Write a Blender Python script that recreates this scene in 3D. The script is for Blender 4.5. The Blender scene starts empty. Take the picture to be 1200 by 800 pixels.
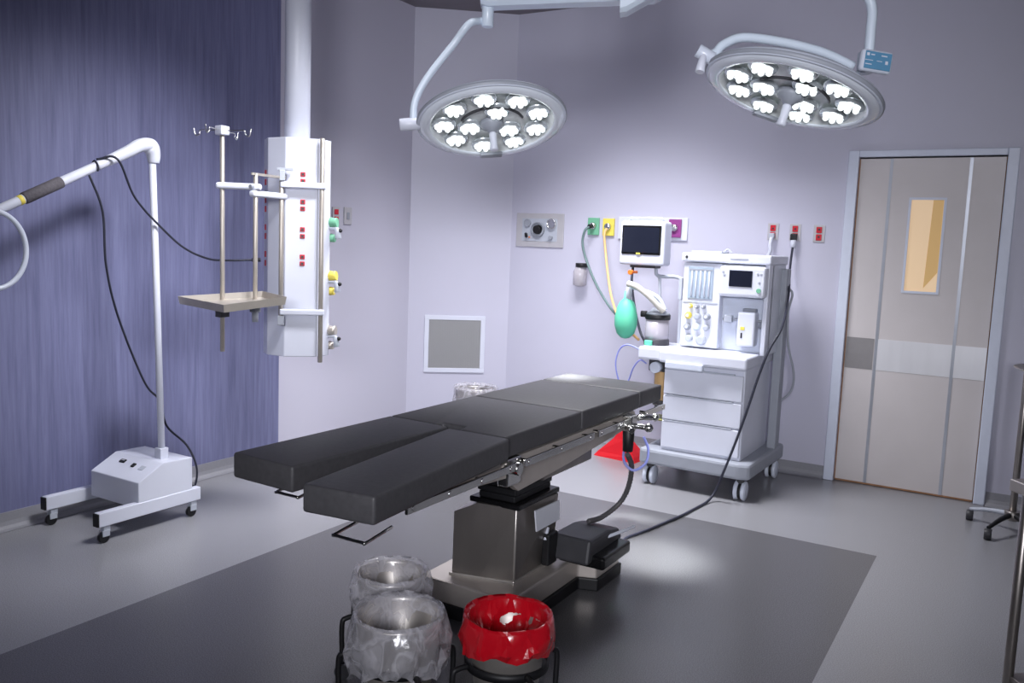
import bpy, bmesh, math, random
from mathutils import Vector, Matrix
random.seed(7)
C = bpy.context.scene.collection
PI = math.pi
V = Vector

# ------------------------------------------------------------ camera, light, exposure
cam_d = bpy.data.cameras.new('camera'); cam = bpy.data.objects.new('camera', cam_d); C.objects.link(cam)
cf = V((-0.50753947, 0.85400238, -0.11438368)); cr = V((0.8568112, 0.51425305, 0.03766127)); cu = V((-0.09098497, 0.07889064, 0.99272252))
M = Matrix.Identity(4)
for i in range(3):
    M[i][0] = cr[i]; M[i][1] = cu[i]; M[i][2] = -cf[i]
M[2][3] = 1.4785
cam.matrix_world = M
cam_d.sensor_width = 36; cam_d.lens = 1001.06 / 1200 * 36
cam_d.clip_start = .05
bpy.context.scene.camera = cam
vs = bpy.context.scene.view_settings
vs.view_transform = 'Standard'; vs.look = 'None'; vs.gamma = 1; vs.use_curve_mapping = False; vs.exposure = -0.12

w = bpy.data.worlds.new('world'); bpy.context.scene.world = w; w.use_nodes = True
w.node_tree.nodes['Background'].inputs[0].default_value = (.55, .6, .8, 1)
w.node_tree.nodes['Background'].inputs[1].default_value = .25

def area(name, loc, size, energy, col, aim, spread=PI):
    d = bpy.data.lights.new(name, 'AREA'); d.energy = energy; d.color = col; d.shape = 'RECTANGLE'
    d.size, d.size_y = size; d.spread = spread
    o = bpy.data.objects.new(name, d); C.objects.link(o); o.location = loc
    o.rotation_euler = (V(aim) - V(loc)).to_track_quat('-Z', 'Y').to_euler()
    return o
area('unseen_ceiling_light', (-2.3, 4.35, 3.17), (1.3, .7), 88, (.95, .95, 1), (-2.35, 4.5, 0), PI * .60)
area('unseen_ceiling_light', (-2.0, 2.8, 3.17), (.7, .5), 22, (.95, .95, 1), (-4.15, 2.8, .85), PI * .34)  # added unseen panel, tilted to brighten the blue wall
area('added_front_fill', (.9, -2.2, 2.2), (1.3, 1.0), 34, (.92, .93, 1), (-2.5, 5.4, 1.35), PI * .30)  # added frontal fill from behind the camera, no real doorway there

# ------------------------------------------------------------ materials
def rgb(r, g, b):
    f = lambda c: (c / 255 / 12.92) if c / 255 <= .04045 else ((c / 255 + .055) / 1.055) ** 2.4
    return (f(r), f(g), f(b), 1)
def mat(name, col, rough=.5, metal=0, noise=0, nscale=20, bump=0, stretch=(1, 1, 1), emit=None, es=0, trans=0, alpha=1, coat=0, ior=1.45):
    m = bpy.data.materials.new(name); m.use_nodes = True; nt = m.node_tree; b = nt.nodes['Principled BSDF']
    b.inputs['Base Color'].default_value = col; b.inputs['Roughness'].default_value = rough; b.inputs['Metallic'].default_value = metal
    b.inputs['Transmission Weight'].default_value = trans; b.inputs['Alpha'].default_value = alpha
    b.inputs['Coat Weight'].default_value = coat; b.inputs['IOR'].default_value = ior
    if emit: b.inputs['Emission Color'].default_value = emit; b.inputs['Emission Strength'].default_value = es
    if noise or bump:
        tc = nt.nodes.new('ShaderNodeTexCoord'); mp = nt.nodes.new('ShaderNodeMapping'); mp.inputs['Scale'].default_value = stretch
        n = nt.nodes.new('ShaderNodeTexNoise'); n.inputs['Scale'].default_value = nscale; n.inputs['Detail'].default_value = 6
        nt.links.new(tc.outputs['Object'], mp.inputs[0]); nt.links.new(mp.outputs[0], n.inputs['Vector'])
        if noise:
            r = nt.nodes.new('ShaderNodeValToRGB'); r.color_ramp.elements[0].position = .3; r.color_ramp.elements[1].position = .7
            r.color_ramp.elements[0].color = tuple(c * (1 - noise) for c in col[:3]) + (1,)
            r.color_ramp.elements[1].color = tuple(min(1, c * (1 + noise)) for c in col[:3]) + (1,)
            nt.links.new(n.outputs['Fac'], r.inputs[0]); nt.links.new(r.outputs[0], b.inputs['Base Color'])
        if bump:
            bp = nt.nodes.new('ShaderNodeBump'); bp.inputs['Strength'].default_value = bump; bp.inputs['Distance'].default_value = .004
            nt.links.new(n.outputs['Fac'], bp.inputs['Height']); nt.links.new(bp.outputs[0], b.inputs['Normal'])
    return m
WHITE = mat('white_paint', rgb(210, 213, 226), .35, noise=.02, nscale=6)
WHITE2 = mat('white_enamel', rgb(204, 210, 224), .3, noise=.02, nscale=9)
CREAMW = mat('white_plastic', rgb(205, 210, 222), .4, noise=.015, nscale=12)
GREYP = mat('grey_plastic', rgb(148, 152, 162), .45, noise=.03)
LGREY = mat('light_grey_plastic', rgb(176, 181, 192), .45, noise=.03)
DGREY = mat('dark_grey_plastic', rgb(58, 58, 62), .45, noise=.08)
BLACK = mat('black_rubber', rgb(22, 22, 25), .5, noise=.1)
BLACKG = mat('black_gloss', rgb(16, 16, 18), .25, noise=.1)
CORD = mat('black_cord', rgb(42, 44, 58), .5, noise=.1)
STEEL = mat('stainless_steel', rgb(206, 200, 194), .38, .8, noise=.06, nscale=30, stretch=(1, 1, .1), bump=.02)
STEELB = mat('brushed_steel', rgb(158, 152, 148), .36, .9, noise=.1, nscale=14, stretch=(.6, .6, .15))
CHROME = mat('chrome', rgb(235, 235, 232), .2, 1, noise=.02)
BRONZE = mat('dull_steel_pole', rgb(184, 177, 168), .38, .55, noise=.05)
PAD = mat('black_vinyl', rgb(68, 67, 70), .5, noise=.1, nscale=60, bump=.12)
GLASSB = mat('screen_glass', rgb(30, 33, 46), .15, noise=.1, nscale=4)
GREEN = mat('teal_rubber', rgb(98, 200, 164), .5, noise=.05, nscale=10)
RED = mat('red_plastic', rgb(206, 22, 34), .4, noise=.06, nscale=8)
REDO = mat('red_socket', rgb(196, 34, 50), .4, noise=.04)
BLUEH = mat('pale_blue_tube', rgb(140, 148, 220), .35, noise=.05)
YEL = mat('yellow_plastic', rgb(224, 206, 90), .5, noise=.05)
ORH = mat('orange_hose', rgb(238, 190, 130), .5, noise=.05)
ORG = mat('orange_plastic', rgb(240, 120, 40), .5, noise=.05)
GRNP = mat('green_plate', rgb(110, 172, 140), .45, noise=.05)
PURP = mat('purple_plate', rgb(140, 62, 130), .45, noise=.05)
GHOSE = mat('grey_green_hose', rgb(100, 122, 122), .5, noise=.05)
CORR = mat('cream_corrugated_hose', rgb(208, 204, 196), .5, noise=.04)
FOAM = mat('foam_sleeve', rgb(92, 88, 94), .8, noise=.15, nscale=80, bump=.4)
TAN = mat('tan_absorber', rgb(196, 160, 110), .6, noise=.12, nscale=30)
SATIN = mat('satin_steel_plate', rgb(190, 182, 176), .42, .5, noise=.03)
PAPER = mat('paper_label', rgb(212, 214, 224), .5, noise=.02)
CYANW = mat('arm_enamel', rgb(206, 217, 230), .3, noise=.02)
PANELB = mat('blue_control_panel', rgb(92, 142, 176), .3, noise=.04)
PLATE = mat('beige_metal_plate', rgb(186, 184, 188), .4, .2, noise=.03)
BRASS = mat('brass_fitting', rgb(150, 150, 90), .35, .8, noise=.1)
CANI = mat('smoked_canister', rgb(190, 185, 196), .12, noise=.06, nscale=5, alpha=.75)
DOORM = mat('door_laminate', rgb(206, 200, 200), .42, noise=.02, nscale=5)
STRIP = mat('door_seam_metal', rgb(184, 188, 198), .3, .6, noise=.04)
KICK = mat('brushed_push_plate', rgb(226, 226, 230), .34, .3, noise=.04, nscale=12, stretch=(1, 1, .1))
KICKD = mat('darker_push_plate', rgb(150, 147, 148), .4, .5, noise=.06, nscale=12)
FRAME = mat('door_frame_paint', rgb(212, 218, 234), .35, noise=.02)
WOODE = mat('door_edge_wood', rgb(150, 110, 80), .6, noise=.15, nscale=30)
DLGT = mat('lamp_lens_ring', rgb(222, 228, 238), .18, noise=.03, nscale=8, coat=.6)
LREF = mat('lamp_reflector', rgb(226, 230, 230), .3, .2, noise=.12, nscale=30)
LDRK = mat('lamp_inner_grey', rgb(215, 222, 226), .25, .55, noise=.1, nscale=16)
LED = mat('lit_led_lens', rgb(240, 246, 246), .3, emit=(.93, 1, .98, 1), es=1.15)
TBLP = mat('wall_grille', rgb(150, 150, 152), .5, .2)

def wall_mat(name, side):
    m = mat(name, rgb(192, 191, 207), .45, noise=.012, nscale=2.5)
    return m
WALL = wall_mat('pale_lilac_wall', 0)
# left wall: blue streaky vinyl panel up to y = 3.996, pale wall beyond
WL = bpy.data.materials.new('left_wall_blue_and_lilac'); WL.use_nodes = True
nt = WL.node_tree; N = nt.nodes; L = nt.links; b = N['Principled BSDF']; b.inputs['Roughness'].default_value = .5
tc = N.new('ShaderNodeTexCoord'); sx = N.new('ShaderNodeSeparateXYZ'); L.new(tc.outputs['Object'], sx.inputs[0])
mp = N.new('ShaderNodeMapping'); mp.inputs['Scale'].default_value = (1, 26, 1.3); L.new(tc.outputs['Object'], mp.inputs[0])
n1 = N.new('ShaderNodeTexNoise'); n1.inputs['Scale'].default_value = 1.6; n1.inputs['Detail'].default_value = 8; n1.inputs['Roughness'].default_value = .65; L.new(mp.outputs[0], n1.inputs['Vector'])
rp = N.new('ShaderNodeValToRGB'); rp.color_ramp.elements[0].position = .3; rp.color_ramp.elements[1].position = .7
rp.color_ramp.elements[0].color = rgb(98, 100, 134); rp.color_ramp.elements[1].color = rgb(124, 127, 162); L.new(n1.outputs['Fac'], rp.inputs[0])
gt = N.new('ShaderNodeMath'); gt.operation = 'GREATER_THAN'; gt.inputs[1].default_value = 3.996; L.new(sx.outputs['Y'], gt.inputs[0])
mx = N.new('ShaderNodeMix'); mx.data_type = 'RGBA'; L.new(gt.outputs[0], mx.inputs[0]); L.new(rp.outputs[0], mx.inputs[6]); mx.inputs[7].default_value = rgb(192, 190, 204)
L.new(mx.outputs[2], b.inputs['Base Color'])
# floor: speckled vinyl with a darker rectangle inlaid
FL = bpy.data.materials.new('speckled_vinyl_floor'); FL.use_nodes = True
nt = FL.node_tree; N = nt.nodes; L = nt.links; b = N['Principled BSDF']
tc = N.new('ShaderNodeTexCoord'); sx = N.new('ShaderNodeSeparateXYZ'); L.new(tc.outputs['Object'], sx.inputs[0])
def cmp(op, sock, v):
    g = N.new('ShaderNodeMath'); g.operation = op; g.inputs[1].default_value = v; L.new(sock, g.inputs[0]); return g.outputs[0]
def mul(a, c):
    g = N.new('ShaderNodeMath'); g.operation = 'MULTIPLY'; L.new(a, g.inputs[0]); L.new(c, g.inputs[1]); return g.outputs[0]
inside = mul(mul(cmp('GREATER_THAN', sx.outputs['X'], -2.917), cmp('LESS_THAN', sx.outputs['X'], -.506)), cmp('LESS_THAN', sx.outputs['Y'], 4.485))
n1 = N.new('ShaderNodeTexNoise'); n1.inputs['Scale'].default_value = 260; n1.inputs['Detail'].default_value = 2; L.new(tc.outputs['Object'], n1.inputs['Vector'])
r1 = N.new('ShaderNodeValToRGB'); r1.color_ramp.elements[0].position = .35; r1.color_ramp.elements[1].position = .7; L.new(n1.outputs['Fac'], r1.inputs[0])
r1.color_ramp.elements[0].color = rgb(126, 126, 130); r1.color_ramp.elements[1].color = rgb(152, 152, 156)
r2 = N.new('ShaderNodeValToRGB'); r2.color_ramp.elements[0].position = .35; r2.color_ramp.elements[1].position = .7; L.new(n1.outputs['Fac'], r2.inputs[0])
r2.color_ramp.elements[0].color = rgb(76, 75, 78); r2.color_ramp.elements[1].color = rgb(106, 105, 108)
mx = N.new('ShaderNodeMix'); mx.data_type = 'RGBA'; L.new(inside, mx.inputs[0]); L.new(r1.outputs[0], mx.inputs[6]); L.new(r2.outputs[0], mx.inputs[7])
L.new(mx.outputs[2], b.inputs['Base Color']); b.inputs['Roughness'].default_value = .27
BASEM = mat('coved_baseboard_vinyl', rgb(140, 140, 146), .4, noise=.04, nscale=80)
WALLB = mat('slate_blue_vinyl_wall', rgb(84, 86, 112), .6, noise=.06, nscale=3)
CEIL = mat('ceiling_paint', rgb(120, 114, 120), .7, noise=.02)
# vision panel glass, warm light of the corridor beyond
VG = mat('warm_lit_glass', rgb(214, 186, 150), .3, emit=rgb(226, 196, 160), es=.5)
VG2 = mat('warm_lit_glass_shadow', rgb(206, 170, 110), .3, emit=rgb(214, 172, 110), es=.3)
# clear film
def film(name, col, alpha):
    m = mat(name, col, .16, bump=.8, nscale=16, ior=1.6)
    nt = m.node_tree; b = nt.nodes['Principled BSDF']; b.inputs['Specular IOR Level'].default_value = 1.0
    tc = nt.nodes.new('ShaderNodeTexCoord'); n = nt.nodes.new('ShaderNodeTexNoise'); n.inputs['Scale'].default_value = 11; n.inputs['Detail'].default_value = 2; n.inputs['Distortion'].default_value = .7
    r = nt.nodes.new('ShaderNodeValToRGB'); e = r.color_ramp.elements
    e[0].position = .40; e[0].color = (alpha * .72,) * 3 + (1,); e[1].position = .62; e[1].color = (alpha * 1.15,) * 3 + (1,)
    q = e.new(.50); q.color = (min(1, alpha * 1.45),) * 3 + (1,)
    q = e.new(.54); q.color = (alpha * .95,) * 3 + (1,)
    nt.links.new(tc.outputs['Object'], n.inputs['Vector']); nt.links.new(n.outputs['Fac'], r.inputs[0]); nt.links.new(r.outputs[0], b.inputs['Alpha'])
    return m
FILM = film('clear_plastic_film', rgb(222, 220, 228), .36)
REDF = mat('red_plastic_film', rgb(186, 14, 30), .25, bump=.8, nscale=18, coat=.3)

# ------------------------------------------------------------ mesh helpers
def catmull(pts, n=8):
    P = [V(p) for p in pts]
    if len(P) < 3: return P
    P = [P[0] * 2 - P[1]] + P + [P[-1] * 2 - P[-2]]; out = []
    for i in range(1, len(P) - 2):
        a, b_, c, d = P[i - 1:i + 3]
        for k in range(n):
            t = k / n
            out.append(.5 * ((2 * b_) + (c - a) * t + (2 * a - 5 * b_ + 4 * c - d) * t * t + (3 * b_ - a - 3 * c + d) * t ** 3))
    out.append(P[-2]); return out
class MB:
    def __init__(s): s.bm = bmesh.new(); s.T = Matrix.Identity(4)
    def v(s, p): return s.bm.verts.new(s.T @ V(p))
    def box(s, a, b_, bev=0, rot=None):
        t = bmesh.new(); bmesh.ops.create_cube(t, size=1)
        c = (V(a) + V(b_)) / 2; d = V(b_) - V(a)
        for q in t.verts: q.co = V((q.co.x * d.x, q.co.y * d.y, q.co.z * d.z))
        if bev: bmesh.ops.bevel(t, geom=t.edges[:], offset=bev, segments=3, affect='EDGES', profile=.5)
        for q in t.verts:
            if rot is not None: q.co = rot @ q.co
            q.co = q.co + c
        s.merge(t); return s
    def merge(s, t):
        mp_ = {}
        for q in t.verts: mp_[q] = s.v(q.co)
        for f_ in t.faces:
            try:
                g = s.bm.faces.new([mp_[q] for q in f_.verts]); g.smooth = f_.smooth
            except ValueError: pass
        t.free()
    def rings(s, rings, cap=(True, True), smooth=True, close=True):
        R_ = [[s.v(p) for p in r] for r in rings]; n = len(R_[0])
        for i in range(len(R_) - 1):
            for j in range(n if close else n - 1):
                k = (j + 1) % n
                f_ = s.bm.faces.new((R_[i][j], R_[i][k], R_[i + 1][k], R_[i + 1][j])); f_.smooth = smooth
        if cap[0]: s.bm.faces.new(R_[0][::-1])
        if cap[1]: s.bm.faces.new(R_[-1])
        return s
    def tube(s, pts, r, n=10, smooth_path=True, seg=8, wave=0, wn=0):
        P = catmull(pts, seg) if smooth_path else [V(p) for p in pts]
        rr = r if callable(r) else (lambda t: r)
        T0 = (P[1] - P[0]).normalized(); up = V((0, 0, 1)) if abs(T0.z) < .9 else V((1, 0, 0))
        nrm = (up - T0 * up.dot(T0)).normalized(); rings = []
        for i, p in enumerate(P):
            T_ = (P[min(i + 1, len(P) - 1)] - P[max(i - 1, 0)])
            if T_.length < 1e-9: T_ = T0
            T_.normalize(); nrm = nrm - T_ * nrm.dot(T_); nrm.normalize(); bn = T_.cross(nrm)
            rad = rr(i / (len(P) - 1))
            if wave: rad *= (1 + wave * (1 if i % 2 else -1))
            rings.append([p + (nrm * math.cos(2 * PI * k / n) + bn * math.sin(2 * PI * k / n)) * rad for k in range(n)])
        return s.rings(rings)
    def cyl(s, a, b_, r0, r1=None, n=24):
        r1 = r0 if r1 is None else r1; a = V(a); b_ = V(b_); T_ = (b_ - a).normalized()
        up = V((0, 0, 1)) if abs(T_.z) < .9 else V((1, 0, 0)); nr = (up - T_ * up.dot(T_)).normalized(); bn = T_.cross(nr)
        cs = [(nr * math.cos(2 * PI * k / n) + bn * math.sin(2 * PI * k / n)) for k in range(n)]
        e = min(r0, r1, (b_ - a).length / 2) * .12
        return s.rings([[a + c * (r0 - e) for c in cs], [a + T_ * e + c * r0 for c in cs], [b_ - T_ * e + c * r1 for c in cs], [b_ + c * (r1 - e) for c in cs]])
    def lathe(s, prof, o=(0, 0, 0), ax=(0, 0, 1), n=40, cap=(True, True)):
        o = V(o); T_ = V(ax).normalized(); up = V((0, 0, 1)) if abs(T_.z) < .9 else V((1, 0, 0))
        nr = (up - T_ * up.dot(T_)).normalized(); bn = T_.cross(nr)
        return s.rings([[o + T_ * z + (nr * math.cos(2 * PI * k / n) + bn * math.sin(2 * PI * k / n)) * max(r, 1e-4) for k in range(n)] for r, z in prof], cap)
    def prism(s, poly, a, b_, ax='Z', bev=0):
        def m3(u_, v_, w_): return {'Z': (u_, v_, w_), 'Y': (u_, w_, v_), 'X': (w_, u_, v_)}[ax]
        t = bmesh.new(); A = [t.verts.new(m3(x, y, a)) for x, y in poly]; B = [t.verts.new(m3(x, y, b_)) for x, y in poly]; n = len(poly)
        t.faces.new(A[::-1]); t.faces.new(B)
        for i in range(n): t.faces.new((A[i], A[(i + 1) % n], B[(i + 1) % n], B[i]))
        bmesh.ops.recalc_face_normals(t, faces=t.faces[:])
        if bev: bmesh.ops.bevel(t, geom=t.edges[:], offset=bev, segments=2, affect='EDGES', profile=.5)
        s.merge(t); return s
    def sphere(s, c, r, sc=(1, 1, 1), n=16):
        t = bmesh.new(); bmesh.ops.create_uvsphere(t, u_segments=n, v_segments=n // 2, radius=r)
        for q in t.verts: q.co = V(c) + V((q.co.x * sc[0], q.co.y * sc[1], q.co.z * sc[2]))
        for f_ in t.faces: f_.smooth = True
        s.merge(t); return s
    def build(s, name, m, parent=None, auto=True):
        bmesh.ops.recalc_face_normals(s.bm, faces=s.bm.faces[:])
        if parent is not None:
            bpy.context.view_layer.update(); off = parent.matrix_world.translation.copy()
        else:
            vs_ = [q.co for q in s.bm.verts]; lo = [min(q[i] for q in vs_) for i in range(3)]; hi = [max(q[i] for q in vs_) for i in range(3)]
            off = V(((lo[0] + hi[0]) / 2, (lo[1] + hi[1]) / 2, lo[2]))
        for q in s.bm.verts: q.co -= off
        me = bpy.data.meshes.new(name); s.bm.to_mesh(me); s.bm.free(); me.materials.append(m)
        o = bpy.data.objects.new(name, me); C.objects.link(o)
        if parent is not None: o.parent = parent
        else: o.location = off
        return o
def root(name, loc, label, cat, group=None):
    o = bpy.data.objects.new(name, None); C.objects.link(o); o.location = loc; o.empty_display_size = .1
    return tag(o, label, cat, group)
def tag(o, label, cat, group=None, kind=None):
    o['label'] = label; o['category'] = cat
    if group: o['group'] = group
    if kind: o['kind'] = kind
    return o
def at0(o):           # structures keep world coordinates so the procedural floor and wall line up
    off = o.location.copy()
    for q in o.data.vertices: q.co += off
    o.location = (0, 0, 0); return o
def struct(name, mb, m, parent=None):
    o = mb.build(name, m, parent)
    if parent is None: o['kind'] = 'structure'; at0(o)
    return o
def clone(src, delta, label, group=None):
    r = src.copy(); C.objects.link(r); r.location = src.location + V(delta); r['label'] = label
    if group: r['group'] = group
    for ch in list(src.children):
        c = ch.copy(); C.objects.link(c); c.parent = r
        for g in ch.children:
            d = g.copy(); C.objects.link(d); d.parent = c
    return r

# ------------------------------------------------------------ room
XL, YB, H = -4.15, 5.86, 3.23
XR, YF = 3.2, -3.0
struct('floor', MB().box((XL - .1, YF - .1, -.1), (XR + .1, YB + .1, 0)), FL)
struct('ceiling', MB().box((XL - .1, YF - .1, H), (XR + .1, YB + .1, H + .1)), CEIL)
struct('wall_left', MB().box((XL - .1, YF, 0), (XL, 5.36, H)), WL)
cw = MB().prism([(XL, 5.36), (-3.528, YB), (-3.528, YB + .1), (XL - .1, YB + .1), (XL - .1, 5.36)], 0, H)
struct('wall_corner', cw, WALL)
dl, dr, dh = -.967, -.148, 2.10
wb = MB().box((-3.528, YB, 0), (dl - .0, YB + .1, H)); wb.box((dr, YB, 0), (XR, YB + .1, H)); wb.box((dl, YB, dh), (dr, YB + .1, H))
struct('wall_back', wb, WALL)
struct('wall_right', MB().box((XR, YF, 0), (XR + .1, YB, H)), WALL)
struct('wall_front', MB().box((XL, YF - .1, 0), (XR, YF, H)), WALLB)
def cove(pts_in, name):    # pts: two floor points; inner normal
    (a, b_, nrm) = pts_in
    a = V(a); b_ = V(b_); nrm = V(nrm).normalized()
    prof = [(0, .085), (.006, .085), (.007, .04), (.012, .02), (.024, .008), (.045, .002), (0, .002)]
    m_ = MB(); m_.rings([[a + nrm * d + V((0, 0, z)) for d, z in prof], [b_ + nrm * d + V((0, 0, z)) for d, z in prof]], smooth=False)
    struct(name, m_, BASEM)
cove(((XL, YF, 0), (XL, 5.36, 0), (1, 0, 0)), 'baseboard_left')
cove(((XL, 5.36, 0), (-3.528, YB, 0), (.5, -.622, 0)), 'baseboard_corner')
cove(((-3.528, YB, 0), (dl - .065, YB, 0), (0, -1, 0)), 'baseboard_back')
cove(((dr + .065, YB, 0), (XR, YB, 0), (0, -1, 0)), 'baseboard_back')
# door
fm = MB()
fm.box((dl - .062, YB - .025, 0), (dl, YB + .08, dh + .042), .006)
fm.box((dr, YB - .025, 0), (dr + .062, YB + .08, dh + .042), .006)
fm.box((dl, YB - .0245, dh), (dr, YB + .08, dh + .0415), .006)
struct('trim_1', fm, FRAME)
dm = MB()
yd = YB + .012
wx0, wx1, wz0, wz1 = -.645, -.462, 1.275, 1.838
dm.box((dl + .008, yd, .012), (wx0, yd + .045, dh - .008)); dm.box((wx1, yd, .012), (dr - .006, yd + .045, dh - .008))
dm.box((wx0, yd, .012), (wx1, yd + .045, wz0)); dm.box((wx0, yd, wz1), (wx1, yd + .045, dh - .008))
door = struct('door_1', dm, DOORM)
def part(name, mb, m, parent): return mb.build(name, m, parent)
for x in (-.776, -.334): part('seam_strip', MB().box((x - .009, yd - .003, .014), (x + .009, yd + .001, dh - .01)), STRIP, door)
part('push_plate', MB().box((-.777, yd - .0025, .757), (dr - .008, yd + .001, .957)), KICK, door)
part('darker_push_plate', MB().box((dl + .01, yd - .0025, .757), (-.79, yd + .001, .957)), KICKD, door)  # left section of the plate strip, in a darker grey
wf = MB(); t = .014
wf.box((wx0 - t, yd - .006, wz0 - t), (wx1 + t, yd + .004, wz0)); wf.box((wx0 - t, yd - .006, wz1), (wx1 + t, yd + .004, wz1 + t))
wf.box((wx0 - t, yd - .006, wz0), (wx0, yd + .004, wz1)); wf.box((wx1, yd - .006, wz0), (wx1 + t, yd + .004, wz1))
vf = part('vision_panel_frame', wf, FRAME, door)
part('glass_pane', MB().box((wx0, yd + .008, wz0), (wx1, yd + .014, wz1)), VG, door)
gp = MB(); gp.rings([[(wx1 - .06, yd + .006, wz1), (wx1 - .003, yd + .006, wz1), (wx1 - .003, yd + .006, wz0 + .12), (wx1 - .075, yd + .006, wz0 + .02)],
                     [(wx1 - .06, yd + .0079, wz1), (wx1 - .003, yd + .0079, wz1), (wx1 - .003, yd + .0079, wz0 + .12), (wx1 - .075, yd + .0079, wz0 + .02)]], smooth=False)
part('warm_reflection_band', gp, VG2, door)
part('bottom_edge', MB().box((dl + .008, yd - .004, .004), (dr - .006, yd + .03, .014)), WOODE, door)
part('closing_edge', MB().box((dl + .001, yd + .002, .01), (dl + .008, yd + .03, dh - .008)), WOODE, door)
part('closing_edge', MB().box((dr - .006, yd + .002, .01), (dr - .001, yd + .03, dh - .008)), WOODE, door)
struct('wall_corridor', MB().box((dl - .2, YB + .1, 0), (dr + .2, YB + .15, 2.3)), WALL)

# ------------------------------------------------------------ mobile stand at the left wall
st = root('mobile_equipment_stand', (-3.8, 2.65, 0), 'white mobile stand with slanted control box, tall pole and angled arm by blue wall', 'stand')
for X in (-4.045, -3.62):
    bar = part('base_bar', MB().box((X - .02, 2.35, .083), (X + .02, 2.925, .15), .004), WHITE, st)
    MB().box((X - .0195, 2.342, .085), (X + .0195, 2.3505, .148), .002).build('end_cap', BLACK, bar)
    for Y in (2.39, 2.885):
        cm = MB().box((X - .012, Y - .014, .05), (X + .012, Y + .022, .083), .003); cm.box((X - .016, Y - .02, .032), (X - .011, Y + .016, .06)); cm.box((X + .011, Y - .02, .032), (X + .016, Y + .016, .06))
        cas = part('caster', cm, LGREY, st)
        MB().cyl((X - .0105, Y - .008, .026), (X + .0105, Y - .008, .026), .026).build('wheel', BLACK, cas)
hb = MB().prism([(2.56, .118), (2.875, .118), (2.875, .318), (2.70, .322), (2.56, .25)], -3.985, -3.604, 'X', .004)
hs = part('control_box', hb, WHITE, st)
sl = (.322 - .25) / .14; ang = math.atan(sl); RX = Matrix.Rotation(ang, 3, 'X')
def onslope(x, y): return V((x, y, .25 + (y - 2.56) * sl))
for nm, x, y, s_, m_ in (('rocker_switch', -3.86, 2.655, (.04, .022, .006), BLACK), ('dial', -3.76, 2.645, (.02, .024, .01), BLACK), ('label_plate', -3.69, 2.642, (.034, .03, .003), LGREY)):
    c = onslope(x, y) + V((0, -.0, .002))
    MB().box(c - V(s_) / 2, c + V(s_) / 2, .001, rot=RX).build(nm, m_, hs)
c = onslope(-3.86, 2.655) + V((0, 0, .006)); MB().box(c - V((.012, .003, .001)), c + V((.012, .003, .002))).build('switch_mark', LGREY, hs)
px, py = -3.70, 2.764
part('pole_collar', MB().box((px - .024, py - .024, .30), (px + .024, py + .024, .375), .004), WHITE, st)
part('pole', MB().cyl((px, py, .37), (px, 2.728, 1.80), .0165, .0165), WHITE, st)
# arm: tapered housing bent over the pole top
j = V((px, 2.728, 1.905))
A1 = V((px + .0, 1.994, 1.538))
dirv = (A1 - j).normalized()
am = MB(); am.tube([(px, 2.735, 1.80), (px, 2.732, 1.845), (px, 2.715, 1.882), (px, 2.66, 1.876), (px, 2.60, 1.842), (px, 2.52, 1.801), (px, 2.43, 1.756)], lambda t: (.026 + .010 * math.sin(min(1, t / .55) * PI) if t < .3 else .036 - .0145 * (t - .3) / .7), 16, seg=10)
am.sphere((px, 2.722, 1.862), .034)
part('arm_elbow', am, WHITE, st)
arm = part('arm', MB().cyl(j + dirv * .30, j + dirv * .93, .0205, .0205), WHITE, st)
L_ = (A1 - j).length
part('foam_sleeve', MB().cyl(j + dirv * .52, j + dirv * .71, .026, .026), FOAM, st)
part('yellow_tape', MB().cyl(j + dirv * .715, j + dirv * .735, .0215, .0215), YEL, st)
hd = MB(); hc = V((px + .06, 1.93, 1.37))
hd.tube([tuple(hc + V((.0, math.cos(a) * .135, math.sin(a) * .16))) for a in [k * PI / 10 - PI * .75 for k in range(16)]], .011, 10, seg=4)
part('ring_handle', hd, WHITE2, st)
part('arm_head', MB().lathe([(.03, 0), (.05, .02), (.052, .1), (.1, .15), (.13, .2), (.13, .23), (.11, .235)], tuple(j + dirv * .9), tuple(dirv + V((0, 0, -.5)))), WHITE2, st)
part('black_collar', MB().cyl(j + dirv * .875, j + dirv * .90, .024), BLACK, st)
part('cable', MB().tube([tuple(j + dirv * .385 + V((.02, 0, -.02))), (px + .03, 2.44, 1.55), (px + .02, 2.46, 1.3), (px - .01, 2.54, 1.05), (px - .03, 2.69, .72), (px - .09, 2.82, .60), (px - .11, 2.88, .45), (px - .0, 2.915, .36), (px + .06, 2.93, .25), (px + .055, 2.925, .15), (px + .05, 2.895, .165)], .0055, 8), CORD, st)
part('cable_loop', MB().tube([tuple(j + dirv * .34 + V((.022, .0, -.02))), tuple(j + dirv * .34 + V((.027, .0, .0))), tuple(j + dirv * .34 + V((.0, .0, .028))), tuple(j + dirv * .34 + V((-.027, .0, .0)))], .0045, 8), CORD, st)
# power cord from arm to column
pc = MB().tube([tuple(j + dirv * .33 + V((.0, .0, .03))), tuple(j + dirv * .27 + V((.05, .02, .01))), (-3.68, 2.62, 1.62), (-3.66, 2.78, 1.46), (-3.66, 2.90, 1.38), (-3.66, 3.04, 1.335), (-3.64, 3.16, 1.33), (-3.61, 3.23, 1.333), (-3.59, 3.27, 1.335)], .0055, 8)
pc.cyl((-3.595, 3.262, 1.335), (-3.562, 3.292, 1.337), .011)
tag(pc.build('power_cord', CORD), 'thin dark cord running from the white angled arm to the hanging service column', 'cord')

# ------------------------------------------------------------ service column
cx, cy = -3.405, 3.445
col = root('service_column', (cx, cy, .81), 'white hanging service column with red sockets on a thick ceiling tube', 'service column')
Rz = Matrix.Translation((cx, cy, 0)) @ Matrix.Rotation(math.radians(44.7), 4, 'Z')
def colmb(): m_ = MB(); m_.T = Rz; return m_
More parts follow.
